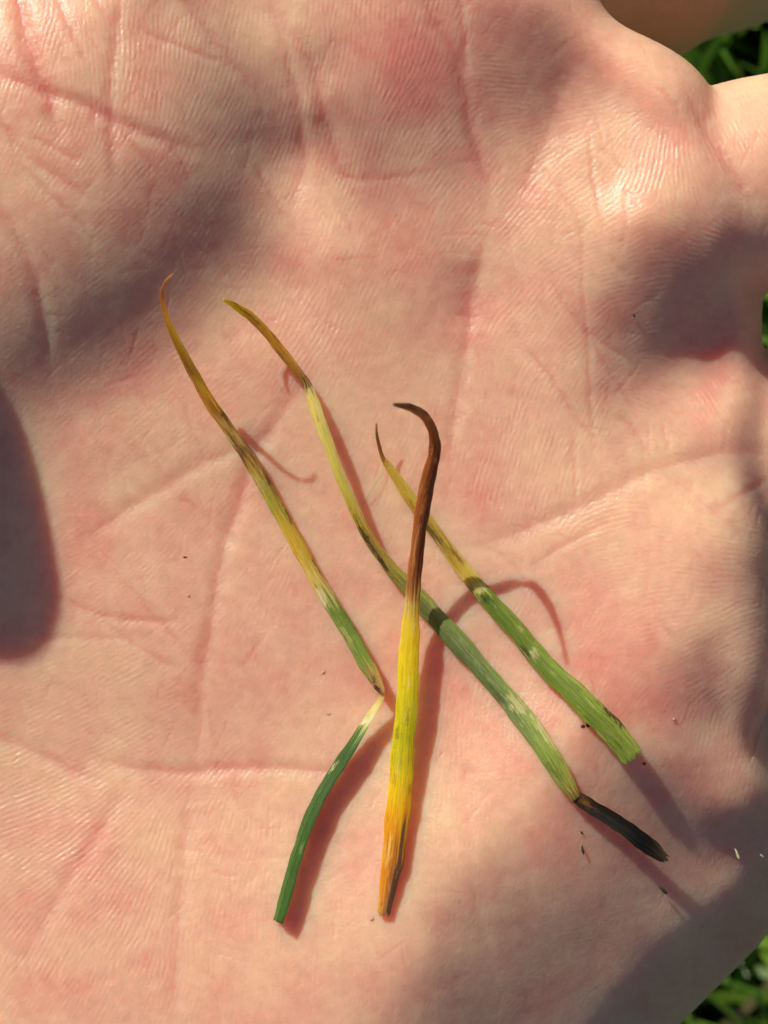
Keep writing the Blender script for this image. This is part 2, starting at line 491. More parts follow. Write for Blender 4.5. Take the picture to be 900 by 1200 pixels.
# ------------------------------------------------------------------ hand: friction ridges that follow the photographed directions
ORI = [
    (40, 60, 72), (100, 60, 100), (170, 100, 82), (250, 60, 80), (250, 150, 62), (60, 280, 32), (150, 260, 42), (20, 180, 60), (300, 60, 85), (20, 350, 40), (120, 360, 38), (260, 300, 55),
    (400, 120, 80), (480, 130, 64), (520, 140, 50), (430, 190, 76), (500, 190, 58), (540, 220, 50), (400, 20, 86), (520, 20, 74), (460, 20, 82),
    (400, 270, 70), (470, 260, 64), (330, 350, 66), (360, 400, 60), (450, 380, 65), (560, 330, 58), (560, 480, 80), (560, 560, 76), (500, 560, 70), (450, 480, 62),
    (620, 60, -15), (650, 40, -20), (600, 100, 0), (700, 110, 20), (640, 250, 50), (690, 250, 35), (760, 200, 74), (800, 220, 100), (840, 220, 122), (870, 240, 130), (790, 270, 150), (700, 290, 15), (740, 260, 30), (840, 290, 172),
    (620, 350, 50), (640, 520, 72), (680, 500, 64), (620, 560, 76), (760, 330, 8), (760, 470, 160), (830, 470, 125), (865, 470, 125), (820, 530, 142), (860, 560, 130), (750, 540, 165), (700, 400, 45),
    (700, 640, 12), (800, 680, 0), (780, 760, 20), (850, 740, 26), (850, 800, 30), (880, 870, 82), (830, 860, 74), (700, 800, 60), (650, 720, 60), (840, 640, 170), (650, 640, 74),
    (600, 800, 80), (560, 900, 92), (700, 950, 74), (800, 1000, 60), (550, 700, 62), (480, 1100, 95), (400, 1100, 92), (330, 950, 86), (330, 1100, 92), (620, 1050, 88),
    (20, 950, 22), (50, 1000, 30), (60, 930, 20), (100, 1050, 48), (120, 980, 40), (150, 1020, 56), (180, 1000, 68), (200, 1050, 76), (230, 1100, 86), (50, 1130, 57), (120, 1150, 65),
    (30, 870, 25), (100, 860, 25), (250, 680, 38), (200, 600, 45), (100, 560, 40), (50, 800, 30), (120, 780, 30), (300, 560, 52), (150, 460, 40), (250, 430, 42), (290, 780, 75), (340, 700, 70), (390, 600, 60),
    (400, 850, 82), (300, 860, 40), (190, 850, 28),
]
oc = np.zeros((MH // 4, MW // 4)); os_ = np.zeros_like(oc); ow = np.zeros_like(oc)
lx, ly = gx[::4, ::4], gy[::4, ::4]
for x, y, a in ORI:
    w = 1.0 / (((lx - x) ** 2 + (ly - y) ** 2) / 30.0 ** 2 + 0.15) ** 1.6
    oc += w * math.cos(2 * math.radians(-a)); os_ += w * math.sin(2 * math.radians(-a)); ow += w
theta_s = 0.5 * np.arctan2(os_, oc)
theta = np.repeat(np.repeat(theta_s, 4, 0), 4, 1)           # direction along a ridge (y down)
theta = 0.5 * np.arctan2(np.sin(2 * theta), np.cos(2 * theta)) + 0.06 * noise_map(12, 9)
phi = (theta + math.pi / 2) % math.pi                        # direction across
NB = 14
bins = np.arange(NB) * math.pi / NB
lam = 5.9
fy_ = np.fft.fftfreq(MH)[:, None]; fx_ = np.fft.rfftfreq(MW)[None]
filt = []
for b in bins:
    f0x, f0y = math.cos(b) / lam, math.sin(b) / lam
    s = 0.032
    filt.append(np.exp(-((fx_ - f0x) ** 2 + (fy_ - f0y) ** 2) / (2 * s * s)) + np.exp(-((fx_ + f0x) ** 2 + (fy_ + f0y) ** 2) / (2 * s * s)))
u = phi / (math.pi / NB)
i0 = np.floor(u).astype(int) % NB; fr = u - np.floor(u)
ridge = np.random.default_rng(3).standard_normal((MH, MW))
for it in range(5):
    Fz = np.fft.rfft2(ridge)
    out = np.zeros((MH, MW))
    for k in range(NB):
        wk = np.where(i0 == k, 1 - fr, 0) + np.where((i0 + 1) % NB == k, fr, 0)
        out += wk * np.fft.irfft2(Fz * filt[k], s=(MH, MW))
    ridge = np.tanh(1.2 * out / out.std())
# where the ridges stand out most
AMP = [(450, 150, 130, 1.0), (820, 230, 90, 1.0), (90, 1000, 150, 1.15), (640, 530, 90, .9), (840, 500, 80, .8), (640, 240, 120, .75), (830, 700, 90, .7), (850, 830, 80, .6),
       (170, 90, 150, .9), (370, 370, 90, .75), (160, 790, 110, .55), (460, 30, 110, .9), (640, 330, 90, .7), (30, 120, 90, .6)]
amp = np.full((MH, MW), 0.36)
for x, y, s, a in AMP:
    amp = np.maximum(amp, 1.1 * a * np.exp(-((gx - x) ** 2 + (gy - y) ** 2) / (2 * s * s)))
amp *= 1 - .75 * sstep(1080, 1230, (gx + gy) * .7071) * sstep(-300, -500, gx - gy - 300)
amp *= 0.85 + 0.25 * np.clip(noise_map(16, 21), -2, 2)
amp *= np.clip(0.85 + 0.40 * noise_map(3.6, 22), 0.1, 1.7)
weave = noise_map(1.6, 31) * 0.6 + noise_map(3.0, 32) * 0.6   # irregular skin cells
DETAIL = -groove - fine + 0.020 * amp * (ridge + .45 * (2 * np.clip(ridge, 0, 1) ** 2 - .5)) + 0.0060 * weave + 0.008 * noise_map(18, 33)
RED = np.clip(groove * .9, 0, .5) + fine * 1.2 + 0.10 * noise_map(26, 41) + 0.05 * noise_map(7, 42) + 0.17 * noise_map(60, 43)
for x, y, s, a in [(470, 75, 60, .75), (500, 110, 70, .45), (620, 110, 60, .35), (750, 340, 90, .35), (130, 330, 100, .3), (860, 420, 60, .4), (690, 870, 80, .25), (740, 1010, 110, .3), (40, 620, 80, .3), (760, 780, 60, .25), (560, 370, 40, .25), (440, 760, 90, .18), (660, 120, 60, .15), (60, 60, 60, .2), (520, 850, 70, .15), (570, 1120, 60, .15),
                   (100, 1150, 80, .15), (640, 850, 90, .15), (320, 20, 40, -.35), (560, 1000, 90, -.3), (700, 230, 60, -.3), (800, 640, 80, -.3), (450, 500, 70, -.2), (640, 550, 60, -.25), (200, 560, 80, -.1),
                   (300, 1000, 90, -.15), (860, 160, 40, -.1), (380, 330, 60, .1), (700, 700, 60, .1), (240, 700, 50, .12)]:
    RED += a * np.exp(-((gx - x) ** 2 + (gy - y) ** 2) / (2 * s * s))

# ------------------------------------------------------------------ hand: put it together
loops = np.concatenate([Q.ravel(), np.concatenate([np.asarray(g) for g in ngons])])
sizes = np.concatenate([np.full(len(Q), 4), np.array([len(g) for g in ngons])])
starts = np.concatenate([[0], np.cumsum(sizes)[:-1]])

tmp = mesh_from('tmp', V, loops, starts)
N = np.empty(len(V) * 3, dtype=np.float32); tmp.vertex_normals.foreach_get('vector', N); N = N.reshape(-1, 3)
bpy.data.meshes.remove(tmp)
px_, py_ = to_px(V)
top = sstep(0.05, 0.5, N[:, 2])
blend = bil(M_map, px_, py_, -400, -200, 4.0) * top
Vz = V.copy()
Vz[:, 2] += blend * (bil(H_map, px_, py_, -400, -200, 4.0) - V[:, 2])
tmp = mesh_from('tmp', Vz, loops, starts)
tmp.vertex_normals.foreach_get('vector', N.reshape(-1)) if False else None
N2 = np.empty(len(V) * 3, dtype=np.float32); tmp.vertex_normals.foreach_get('vector', N2); N2 = N2.reshape(-1, 3)
bpy.data.meshes.remove(tmp)
px2, py2 = to_px(Vz)
edge = sstep(-60, -25, px2) * sstep(960, 925, px2) * sstep(-60, -25, py2) * sstep(1260, 1225, py2)
facing = sstep(-0.05, 0.35, N2[:, 2]) * sstep(-26, -16, Vz[:, 2])
Vf = Vz + N2 * (bil(DETAIL, px2, py2, MX0, MY0) * edge * facing)[:, None]
hand_me = mesh_from('person', Vf * 0.001, loops, starts)
red = bil(RED, px2, py2, MX0, MY0) * edge * facing
c_base = np.array((0.77, 0.445, 0.305)); c_red = np.array((0.73, 0.285, 0.215)); c_yel = np.array((0.805, 0.545, 0.335))
t = np.clip(red, -1, 1)[:, None]
set_color(hand_me, np.where(t > 0, c_base + (c_red - c_base) * t, c_base + (c_yel - c_base) * (-t)))

# top of the skin as a height map, for the blades to lie on
SK = 6.0
sk = np.full((240, 200), -99.0)
pxf, pyf = Vf[:, 0], Vf[:, 1]
ix = np.floor((pxf + 50) * 2).astype(int); iy = np.floor((pyf + 60) * 2).astype(int)
okk = (ix >= 0) & (ix < 200) & (iy >= 0) & (iy < 240) & (N2[:, 2] > 0)
np.maximum.at(sk, (iy[okk], ix[okk]), Vf[okk, 2])
def skin_z(x, y):
    i = int(min(197, max(2, (x + 50) * 2))); j = int(min(237, max(2, (y + 60) * 2)))
    b = sk[j - 1:j + 2, i - 1:i + 2]
    b = b[b > -90]
    return float(b.mean()) if b.size else 0.0

def skin_material():
    m = bpy.data.materials.new('skin'); m.use_nodes = True
    nt = m.node_tree; p = nt.nodes['Principled BSDF']
    at = node(nt, 'ShaderNodeVertexColor', layer_name='tint')
    tc = node(nt, 'ShaderNodeTexCoord')
    n1 = node(nt, 'ShaderNodeTexNoise'); n1.inputs['Scale'].default_value = 900; n1.inputs['Detail'].default_value = 5
    nt.links.new(tc.outputs['Object'], n1.inputs['Vector'])
    mr = node(nt, 'ShaderNodeMapRange'); mr.inputs[1].default_value = .3; mr.inputs[2].default_value = .7; mr.inputs[3].default_value = .95; mr.inputs[4].default_value = 1.05
    nt.links.new(n1.outputs[0], mr.inputs[0])
    mx = node(nt, 'ShaderNodeMix', data_type='RGBA', blend_type='MULTIPLY'); mx.inputs[0].default_value = 1
    nt.links.new(at.outputs[0], mx.inputs[6]); nt.links.new(mr.outputs[0], mx.inputs[7])
    nt.links.new(mx.outputs[2], p.inputs['Base Color'])
    p.inputs['Subsurface Weight'].default_value = 1.0
    p.inputs['Subsurface Radius'].default_value = (1.0, 0.48, 0.30)
    p.inputs['Subsurface Scale'].default_value = 0.0060
    p.inputs['Specular IOR Level'].default_value = 0.42
    p.inputs['IOR'].default_value = 1.42
    p.inputs['Coat Weight'].default_value = .22
    p.inputs['Coat Roughness'].default_value = .24
    p.inputs['Coat IOR'].default_value = 1.4
    n2 = node(nt, 'ShaderNodeTexNoise'); n2.inputs['Scale'].default_value = 3200; n2.inputs['Detail'].default_value = 3; n2.inputs['Roughness'].default_value = .6
    nt.links.new(tc.outputs['Object'], n2.inputs['Vector'])
    b = node(nt, 'ShaderNodeBump'); b.inputs['Strength'].default_value = .7; b.inputs['Distance'].default_value = 0.00010
    nt.links.new(n2.outputs[0], b.inputs['Height']); nt.links.new(b.outputs[0], p.inputs['Normal']); nt.links.new(b.outputs[0], p.inputs['Coat Normal'])
    r = node(nt, 'ShaderNodeMapRange'); r.inputs[1].default_value = .3; r.inputs[2].default_value = .7; r.inputs[3].default_value = .30; r.inputs[4].default_value = .50
    nt.links.new(n1.outputs[0], r.inputs[0]); nt.links.new(r.outputs[0], p.inputs['Roughness'])
    return m
SKIN = skin_material()
hand = link_obj('person', hand_me, SKIN, None, "person's open left hand, palm up, with four withered grass blades lying on it", 'person')

# ------------------------------------------------------------------ ground and lawn far below the hand
def simple_mat(name, build):
    m = bpy.data.materials.new(name); m.use_nodes = True
    build(m.node_tree, m.node_tree.nodes['Principled BSDF'])
    return m
GZ = -0.235
def soil(nt, p):
    tc = node(nt, 'ShaderNodeTexCoord'); n = node(nt, 'ShaderNodeTexNoise'); n.inputs['Scale'].default_value = 60; n.inputs['Detail'].default_value = 6
    nt.links.new(tc.outputs['Object'], n.inputs[0])
    cr = node(nt, 'ShaderNodeValToRGB'); e = cr.color_ramp.elements
    e[0].position = .3; e[0].color = (.018, .02, .008, 1); e[1].position = .7; e[1].color = (.045, .055, .018, 1)
    nt.links.new(n.outputs[0], cr.inputs[0]); nt.links.new(cr.outputs[0], p.inputs['Base Color']); p.inputs['Roughness'].default_value = .95
gn = 24
gxs = np.sign(np.linspace(-1, 1, gn)) * np.abs(np.linspace(-1, 1, gn)) ** 3 * 60
GXX, GYY = np.meshgrid(gxs, gxs)
GV = np.stack([GXX.ravel(), GYY.ravel(), np.full(gn * gn, GZ)], 1)
gi = np.arange(gn * gn).reshape(gn, gn)
GQ = np.stack([gi[:-1, :-1], gi[:-1, 1:], gi[1:, 1:], gi[1:, :-1]], -1).reshape(-1, 4)
link_obj('ground', mesh_from('ground', GV, GQ.ravel(), np.arange(len(GQ)) * 4), simple_mat('lawn_soil', soil), kind='structure')

def lawn_mesh(n):
    x = rng.uniform(-.55, .55, n); y = rng.uniform(-.55, .55, n)
    ang = rng.uniform(0, 6.283, n); h = rng.uniform(.022, .058, n); w = rng.uniform(.0011, .0024, n)
    lean = rng.uniform(.1, 1.1, n) * h
    la = ang + rng.normal(0, .5, n)
    dx, dy = np.cos(la), np.sin(la)
    sx, sy = -np.sin(ang), np.cos(ang)
    ts = np.array([0, .35, .7, 1.0]); ws = np.array([.9, 1.0, .7, .08])
    VV = np.empty((n, 4, 2, 3))
    for k in range(4):
        tt = ts[k]
        cx = x + dx * lean * tt ** 2; cy = y + dy * lean * tt ** 2; cz = GZ + h * tt * (1 - .25 * tt * lean / h)
        for j, sgn in enumerate((-1, 1)):
            VV[:, k, j, 0] = cx + sgn * sx * w * ws[k]; VV[:, k, j, 1] = cy + sgn * sy * w * ws[k]; VV[:, k, j, 2] = cz
    base = (np.arange(n) * 8)[:, None]
    quad = np.concatenate([base + np.array([[2 * k, 2 * k + 1, 2 * k + 3, 2 * k + 2]]) for k in range(3)], 1).reshape(-1, 4)
    col = np.empty((n, 8, 3))
    g = rng.uniform(0, 1, n)[:, None]
    c = np.array((.06, .15, .012)) * (1 - g) + np.array((.19, .32, .035)) * g
    dry = rng.uniform(0, 1, n) < .01
    c[dry] = (.26, .22, .09)
    col[:] = c[:, None, :]
    me = mesh_from('grass', VV.reshape(-1, 3), quad.ravel(), np.arange(len(quad)) * 4)
    set_color(me, col.reshape(-1, 3))
    return me
def leafy(nt, p, trans=.35, rough=.4):
    at = node(nt, 'ShaderNodeVertexColor', layer_name='tint')
    nt.links.new(at.outputs[0], p.inputs['Base Color']); p.inputs['Roughness'].default_value = rough
    tr = node(nt, 'ShaderNodeBsdfTranslucent'); nt.links.new(at.outputs[0], tr.inputs[0])
    ms = node(nt, 'ShaderNodeMixShader'); ms.inputs[0].default_value = trans
    out = nt.nodes['Material Output']
    nt.links.new(p.outputs[0], ms.inputs[1]); nt.links.new(tr.outputs[0], ms.inputs[2]); nt.links.new(ms.outputs[0], out.inputs[0])
link_obj('grass', lawn_mesh(60000), simple_mat('lawn_grass', leafy), kind='stuff')

# ------------------------------------------------------------------ the four blades
def blade_mat():
    m = bpy.data.materials.new('leaf_tissue'); m.use_nodes = True
    nt = m.node_tree; p = nt.nodes['Principled BSDF']
    at = node(nt, 'ShaderNodeVertexColor', layer_name='tint')
    uv = node(nt, 'ShaderNodeUVMap', uv_map='along')
    mp = node(nt, 'ShaderNodeMapping'); mp.inputs['Scale'].default_value = (.5, 34, 1)
    nt.links.new(uv.outputs[0], mp.inputs[0])
    n = node(nt, 'ShaderNodeTexNoise'); n.inputs['Scale'].default_value = 1.0; n.inputs['Detail'].default_value = 6; n.inputs['Roughness'].default_value = .65
    nt.links.new(mp.outputs[0], n.inputs[0])
    mr = node(nt, 'ShaderNodeMapRange'); mr.inputs[1].default_value = .28; mr.inputs[2].default_value = .72; mr.inputs[3].default_value = .42; mr.inputs[4].default_value = 1.5
    nt.links.new(n.outputs[0], mr.inputs[0])
    mx = node(nt, 'ShaderNodeMix', data_type='RGBA', blend_type='MULTIPLY'); mx.inputs[0].default_value = 1
    nt.links.new(at.outputs[0], mx.inputs[6]); nt.links.new(mr.outputs[0], mx.inputs[7])
    nt.links.new(mx.outputs[2], p.inputs['Base Color'])
    tc = node(nt, 'ShaderNodeTexCoord')
    n2 = node(nt, 'ShaderNodeTexNoise'); n2.inputs['Scale'].default_value = 4500; n2.inputs['Detail'].default_value = 3
    nt.links.new(tc.outputs['Object'], n2.inputs[0])
    ad = node(nt, 'ShaderNodeMath', operation='MULTIPLY_ADD'); ad.inputs[1].default_value = .5
    nt.links.new(n2.outputs[0], ad.inputs[0]); nt.links.new(n.outputs[0], ad.inputs[2])
    b = node(nt, 'ShaderNodeBump'); b.inputs['Strength'].default_value = .7; b.inputs['Distance'].default_value = .0001
    nt.links.new(ad.outputs[0], b.inputs['Height']); nt.links.new(b.outputs[0], p.inputs['Normal'])
    p.inputs['Roughness'].default_value = .36
    p.inputs['Subsurface Weight'].default_value = .5
    p.inputs['Subsurface Radius'].default_value = (1.0, .9, .35)
    p.inputs['Subsurface Scale'].default_value = .0009
    p.inputs['Specular IOR Level'].default_value = .55
    br = node(nt, 'ShaderNodeMix', data_type='RGBA', blend_type='MULTIPLY', clamp_result=True); br.inputs[0].default_value = 1; br.inputs[7].default_value = (1.9, 1.9, 1.9, 1)
    nt.links.new(mx.outputs[2], br.inputs[6])
    tr = node(nt, 'ShaderNodeBsdfTranslucent'); nt.links.new(br.outputs[2], tr.inputs[0])
    ms = node(nt, 'ShaderNodeMixShader'); ms.inputs[0].default_value = .48
    nt.links.new(p.outputs[0], ms.inputs[1]); nt.links.new(tr.outputs[0], ms.inputs[2]); nt.links.new(ms.outputs[0], nt.nodes['Material Output'].inputs[0])
    return m
LEAF = blade_mat()

def interp(ts, vals, t):
    """Catmull-Rom through control values at integer parameters"""
    vals = np.asarray(vals, float)
    n = len(vals)
    i = np.clip(np.floor(t).astype(int), 0, n - 2); f = t - i
    g = lambda k: vals[np.clip(k, 0, n - 1)]
    p0, p1, p2, p3 = g(i - 1), g(i), g(i + 1), g(i + 2)
    if vals.ndim > 1: f = f[:, None]
    return 0.5 * (2 * p1 + (p2 - p0) * f + (2 * p0 - 5 * p1 + 4 * p2 - p3) * f ** 2 + (3 * p1 - p0 - 3 * p2 + p3) * f ** 3)

def lin(stops, t):
    k = np.array([s[0] for s in stops], float)
    return np.stack([np.interp(t, k, [s[1][c] for s in stops]) for c in range(3)], 1)

def ribbon(name, ctrl, t0, t1, left, right, spots, parent, seed, fold=.5, thick=.16, ragged=(0, 0), nu=21, per=26, label=None, wob=.05, slim=.86, flecks=3.6, bid=0, caps=(1, 1)):
    """ctrl rows: px, py, height over skin mm, seen width px, roll deg (+: right edge up)"""
    ctrl = np.asarray(ctrl, float)
    n = int((t1 - t0) * per) + 2
    t = np.linspace(t0, t1, n)
    pos = []
    for x, y, h, w, r in ctrl:
        z = 0.0
        for _ in range(3):
            q = U(x, y, z * PX); z = skin_z(q[0], q[1]) + h
        pos.append(U(x, y, z * PX))
    P = interp(None, np.array(pos), t)
    W = np.clip(interp(None, ctrl[:, 3], t), 1.2, None) / PX * slim
    R = np.radians(interp(None, ctrl[:, 4], t))
    rr = np.random.default_rng(seed)
    tt = np.arange(n)
    rb = np.random.default_rng(500 + bid)                     # shared by the parts of one blade, so that they run on
    def wig(f0):
        return sum(a_ * np.sin(f0 * f_ * t + p_) for a_, f_, p_ in zip((1, .8, .6, .5), (1, 1.73, 2.9, 5.1), rb.uniform(0, 6.28, 4)))
    T = np.gradient(P, axis=0); T /= np.linalg.norm(T, axis=1, keepdims=True)
    up = np.array((0, 0, 1.0))
    side = np.cross(T, up)
    bad = np.linalg.norm(side, axis=1)
    side /= np.maximum(bad, .15)[:, None]
    nrm = np.cross(side, T)
    S = np.cos(R)[:, None] * side + np.sin(R)[:, None] * nrm
    Nn = np.cross(S, T)
    W = W / np.maximum(np.cos(R), .25)
    Wl = W * .5 * (1 + wob * wig(1.9)); Wr = W * .5 * (1 + wob * wig(2.2))
    uu = np.linspace(-1, 1, nu)
    off = np.where(uu[None] < 0, uu[None] * Wl[:, None], uu[None] * Wr[:, None])
    fo = fold if np.isscalar(fold) else np.interp(t, *zip(*fold))
    prof = -np.power(np.abs(uu), 1.35)[None] * (np.asarray(fo) * W * .5).reshape(-1, 1) * np.ones((n, 1)) + (np.asarray(fo) * .25 * W).reshape(-1, 1)
    ribs = .026 * np.cos(uu * math.pi * 7)[None] * np.minimum(1, W[:, None]) - .05 * np.exp(-(uu / .13) ** 2)[None] * W[:, None] + .02 * rr.standard_normal((n, nu)) * .35
    X = P[:, None] + S[:, None] * off[..., None] + Nn[:, None] * (prof + ribs)[..., None]
    # ragged ends
    for e, amt in ((0, ragged[0]), (-1, ragged[1])):
        if amt:
            j = rr.uniform(-1, 1, nu) * amt
            d = T[e] * (1 if e == -1 else -1)
            for q in range(3):
                X[e if e == 0 and q == 0 else (q if e == 0 else -1 - q)] += (d[None] * j[:, None]) * (1 - q * .3)
    ed = np.sqrt(np.clip(1 - np.abs(uu) ** 4, .06, 1))
    B = X - Nn[:, None] * (thick * ed)[None, :, None]
    Vt = np.concatenate([X.reshape(-1, 3), B.reshape(-1, 3)])
    a = np.arange(n * nu).reshape(n, nu); b = a + n * nu
    q = [np.stack([a[:-1, :-1], a[:-1, 1:], a[1:, 1:], a[1:, :-1]], -1).reshape(-1, 4),
         np.stack([b[:-1, :-1], b[1:, :-1], b[1:, 1:], b[:-1, 1:]], -1).reshape(-1, 4),
         np.stack([a[:-1, 0], a[1:, 0], b[1:, 0], b[:-1, 0]], -1), np.stack([a[:-1, -1], b[:-1, -1], b[1:, -1], a[1:, -1]], -1),
         ]
    if caps[0]: q.append(np.stack([a[0, :-1], b[0, :-1], b[0, 1:], a[0, 1:]], -1))
    if caps[1]: q.append(np.stack([a[-1, :-1], a[-1, 1:], b[-1, 1:], b[-1, :-1]], -1))
    Qr = np.concatenate(q)
    cl, cr_ = lin(left, t), lin(right, t)
    # breaks between colours are jagged along the veins
    jag = rb.uniform(-.5, .5, nu)
    col = np.empty((n, nu, 3))
    for k in range(nu):
        f = sstep(-.55, .55, uu[k] + .15 * rb.standard_normal())
        tj = np.clip(t + jag[k], ctrl.shape[0] * 0, ctrl.shape[0] - 1)
        col[:, k] = lin(left, tj) * (1 - f) + lin(right, tj) * f
    spots = list(spots)
    rag = rr.standard_normal((n, nu))
    ker = np.exp(-np.linspace(-2, 2, 7) ** 2); ker /= np.sqrt((ker ** 2).sum())
    rag = np.stack([np.convolve(rag[:, k], ker, 'same') for k in range(nu)], 1) * .8
    for _ in range(int((t1 - t0) * flecks)):
        st = rr.uniform(t0, t1)
        mix = rr.random()
        spots.append((st, rr.uniform(-1, 1), rr.uniform(.04, .30), rr.uniform(.06, .2), (.10, .05, .018) if mix < .5 else (.62, .52, .28), rr.uniform(.12, .5 if mix < .5 else .32)))
    for (st, su, rt, ru, c, s) in spots:
        g = np.exp(-((t[:, None] - st) / rt) ** 2 - ((uu[None] - su) / ru) ** 2)
        g = s * sstep(.28, .62, g + .30 * rag * (g > .03)) * (0.8 + .4 * rr.random((n, nu)))
        g = np.clip(g, 0, 1)[..., None]
        col = col * (1 - g) + np.array(c) * g
    col *= (0.86 + .28 * rb.random((1, nu, 1))) * (.93 + .14 * rr.random((n, nu, 1)))
    col = np.clip(col * 1.38, 0.004, .9)
    me = mesh_from(name, Vt * .001, Qr.ravel(), np.arange(len(Qr)) * 4)
    set_color(me, np.concatenate([col.reshape(-1, 3)] * 2))
    L = np.concatenate([[0], np.cumsum(np.linalg.norm(np.diff(P, axis=0), axis=1))])
    UVv = np.stack([np.repeat(t[:, None] * 3.3, nu, 1) + bid * 71.7, np.repeat((uu[None] * .5 + .5), n, 0) * 1.0 + bid], -1).reshape(-1, 2)
    UVv = np.concatenate([UVv, UVv])
    uvl = me.uv_layers.new(name='along')
    li = np.empty(len(me.loops), dtype=np.int32); me.loops.foreach_get('vertex_index', li)
    uvl.data.foreach_set('uv', UVv[li].astype(np.float32).ravel())
    return link_obj(name, me, LEAF, parent, label)

def empty(name, x, y, label, cat, group=None):
    o = bpy.data.objects.new(name, None); C.objects.link(o)
    o.empty_display_size = .01
    o['label'] = label; o['category'] = cat
    if group: o['group'] = group
    return o

BR = (.16, .075, .022); DK = (.05, .022, .010); TAN = (.52, .37, .13); YEL = (.54, .36, .05); GRN = (.17, .235, .05); OLV = (.30, .205, .028)
PALE = (.66, .52, .24); DGRN = (.042, .105, .018)
GROUP = 'withered grass blades lying on the palm'

# blade A: leftmost, sharply folded near its lower third
a_ctrl = [(203, 321, 11.4, 3, 0), (193, 332, 11.0, 4, 0), (190, 352, 9.8, 6, 0), (200, 385, 7.0, 9, 5), (222, 428, 4.4, 13, 8), (245, 470, 3.0, 16, 8), (270, 505, 2.1, 18, 5), (297, 545, 1.5, 19, 5),
          (322, 590, 1.2, 20, 8), (350, 640, 1.1, 20, 8), (378, 690, 1.1, 20, 8), (405, 735, 1.3, 21, 8), (430, 778, 1.7, 21, 8), (444, 803, 2.0, 14, 10), (449, 813, 2.1, 6, 10)]
a = empty('grass_blade', 0, 0, 'leftmost grass blade, brown above, bent into a sharp V near its dark green end', 'grass blade', GROUP)
Lc = [(0, (.30, .16, .10)), (2, (.40, .20, .06)), (3, (.60, .34, .05)), (5, (.60, .37, .05)), (5.6, BR), (6, TAN), (6.7, BR), (7.1, TAN), (7.4, (.30, .17, .05)), (8, (.33, .30, .06)), (9, YEL), (9.7, (.45, .33, .07)), (10.1, PALE), (10.4, GRN), (12, (.22, .30, .06)), (12.4, TAN), (14, (.45, .30, .12))]
Rc = [(0, (.30, .16, .10)), (2, (.34, .16, .05)), (3, (.42, .24, .035)), (5, (.42, .25, .035)), (5.6, (.4, .25, .06)), (6, (.56, .42, .16)), (6.6, BR), (7, (.5, .36, .1)), (7.5, (.38, .32, .05)), (7.9, (.24, .32, .06)), (8.6, YEL), (9.6, YEL), (10.0, PALE), (10.3, GRN), (12.2, GRN), (12.6, (.34, .22, .08)), (14, (.22, .13, .06))]
sp = [(5.55, -.7, .16, .4, DK, .6), (6.6, .5, .22, .6, BR, .6), (7.45, -.8, .2, .4, DK, .6), (8.35, -.9, .3, .3, DK, .55), (9.6, -.9, .25, .25, DK, .55), (10.15, .6, .2, .5, (.72, .6, .36), .7), (11.2, .5, .3, .3, (.5, .45, .2), .5),
      (12.6, .1, .2, .5, (.13, .07, .03), .6), (13.3, .8, .5, .5, DK, 1.0), (6.25, 0, .25, .4, (.68, .5, .22), .5)]
ribbon('withered_tip', a_ctrl, 0, 5.55, Lc, Rc, sp, a, 1, bid=1, caps=(1, 0), fold=.4, thick=.22, label='thin brown hooked tip')
ribbon('leaf', a_ctrl, 5.55, 14, Lc, Rc, sp, a, 2, bid=1, caps=(0, 1), fold=.4, thick=.22)
a2_ctrl = [(449, 813, 2.0, 6, 10), (443, 824, 1.9, 7, -35), (430, 844, 1.8, 9, -46), (412, 872, 1.6, 11.5, -53), (390, 905, 1.5, 13, -55), (368, 945, 1.45, 13.5, -55), (350, 990, 1.4, 13.5, -55), (337, 1035, 1.35, 13, -55), (325, 1079, 1.3, 11.5, -55)]
L2 = [(0, (.55, .36, .13)), (1, (.72, .55, .22)), (2.0, (.78, .66, .36)), (2.3, (.2, .30, .09)), (3, DGRN), (8, (.05, .12, .022))]
R2 = [(0, (.45, .28, .1)), (1, (.74, .5, .12)), (1.7, (.76, .6, .26)), (2.2, (.25, .3, .1)), (2.8, DGRN), (4.2, (.06, .125, .03)), (8, (.08, .17, .03))]
ribbon('folded_end', a2_ctrl, 0, 8, L2, R2, [(3.9, .5, .15, .25, (.5, .5, .3), .7), (2.1, .2, .2, .6, (.85, .75, .5), .6)], a, 3, bid=2, flecks=.8, slim=1.0, fold=.18, ragged=(0, .18), thick=.3, label='dark green cut end with a cream fold')

# blade B: long one, black wet-looking lower end
b_ctrl = [(262, 351, 6.0, 3, 0), (275, 358, 5.0, 9, 0), (295, 372, 3.7, 12, 5), (318, 396, 2.5, 13, 8), (340, 424, 1.7, 13, 5), (357, 446, 1.4, 12, 0), (365, 465, 1.8, 15, 8), (378, 500, 2.5, 16, 10), (392, 540, 2.8, 15, 10), (408, 580, 2.6, 14, 8),
          (428, 622, 2.0, 15, 5), (455, 662, 1.4, 19, 5), (490, 700, .9, 25, 5), (530, 745, .8, 28, 6), (570, 790, .8, 27, 6), (605, 830, .8, 28, 4), (640, 880, .9, 28, 0), (660, 912, .9, 25, 0), (676, 936, 1.1, 15, 0)]
b = empty('grass_blade', 0, 0, 'long grass blade with a yellow upper tip and a blackened rotten lower end', 'grass blade', GROUP)
Lb = [(0, (.62, .42, .012)), (1.6, (.60, .38, .014)), (2.2, (.50, .31, .04)), (4.6, (.46, .27, .065)), (5.4, DK), (5.7, (.6, .5, .2)), (9, (.64, .56, .17)), (10, (.45, .33, .08)), (11, (.38, .34, .09)), (12, (.27, .30, .09)), (14, (.21, .28, .10)), (15.5, (.30, .36, .10)), (17, (.36, .40, .10)), (17.6, (.45, .36, .07)), (18, BR)]
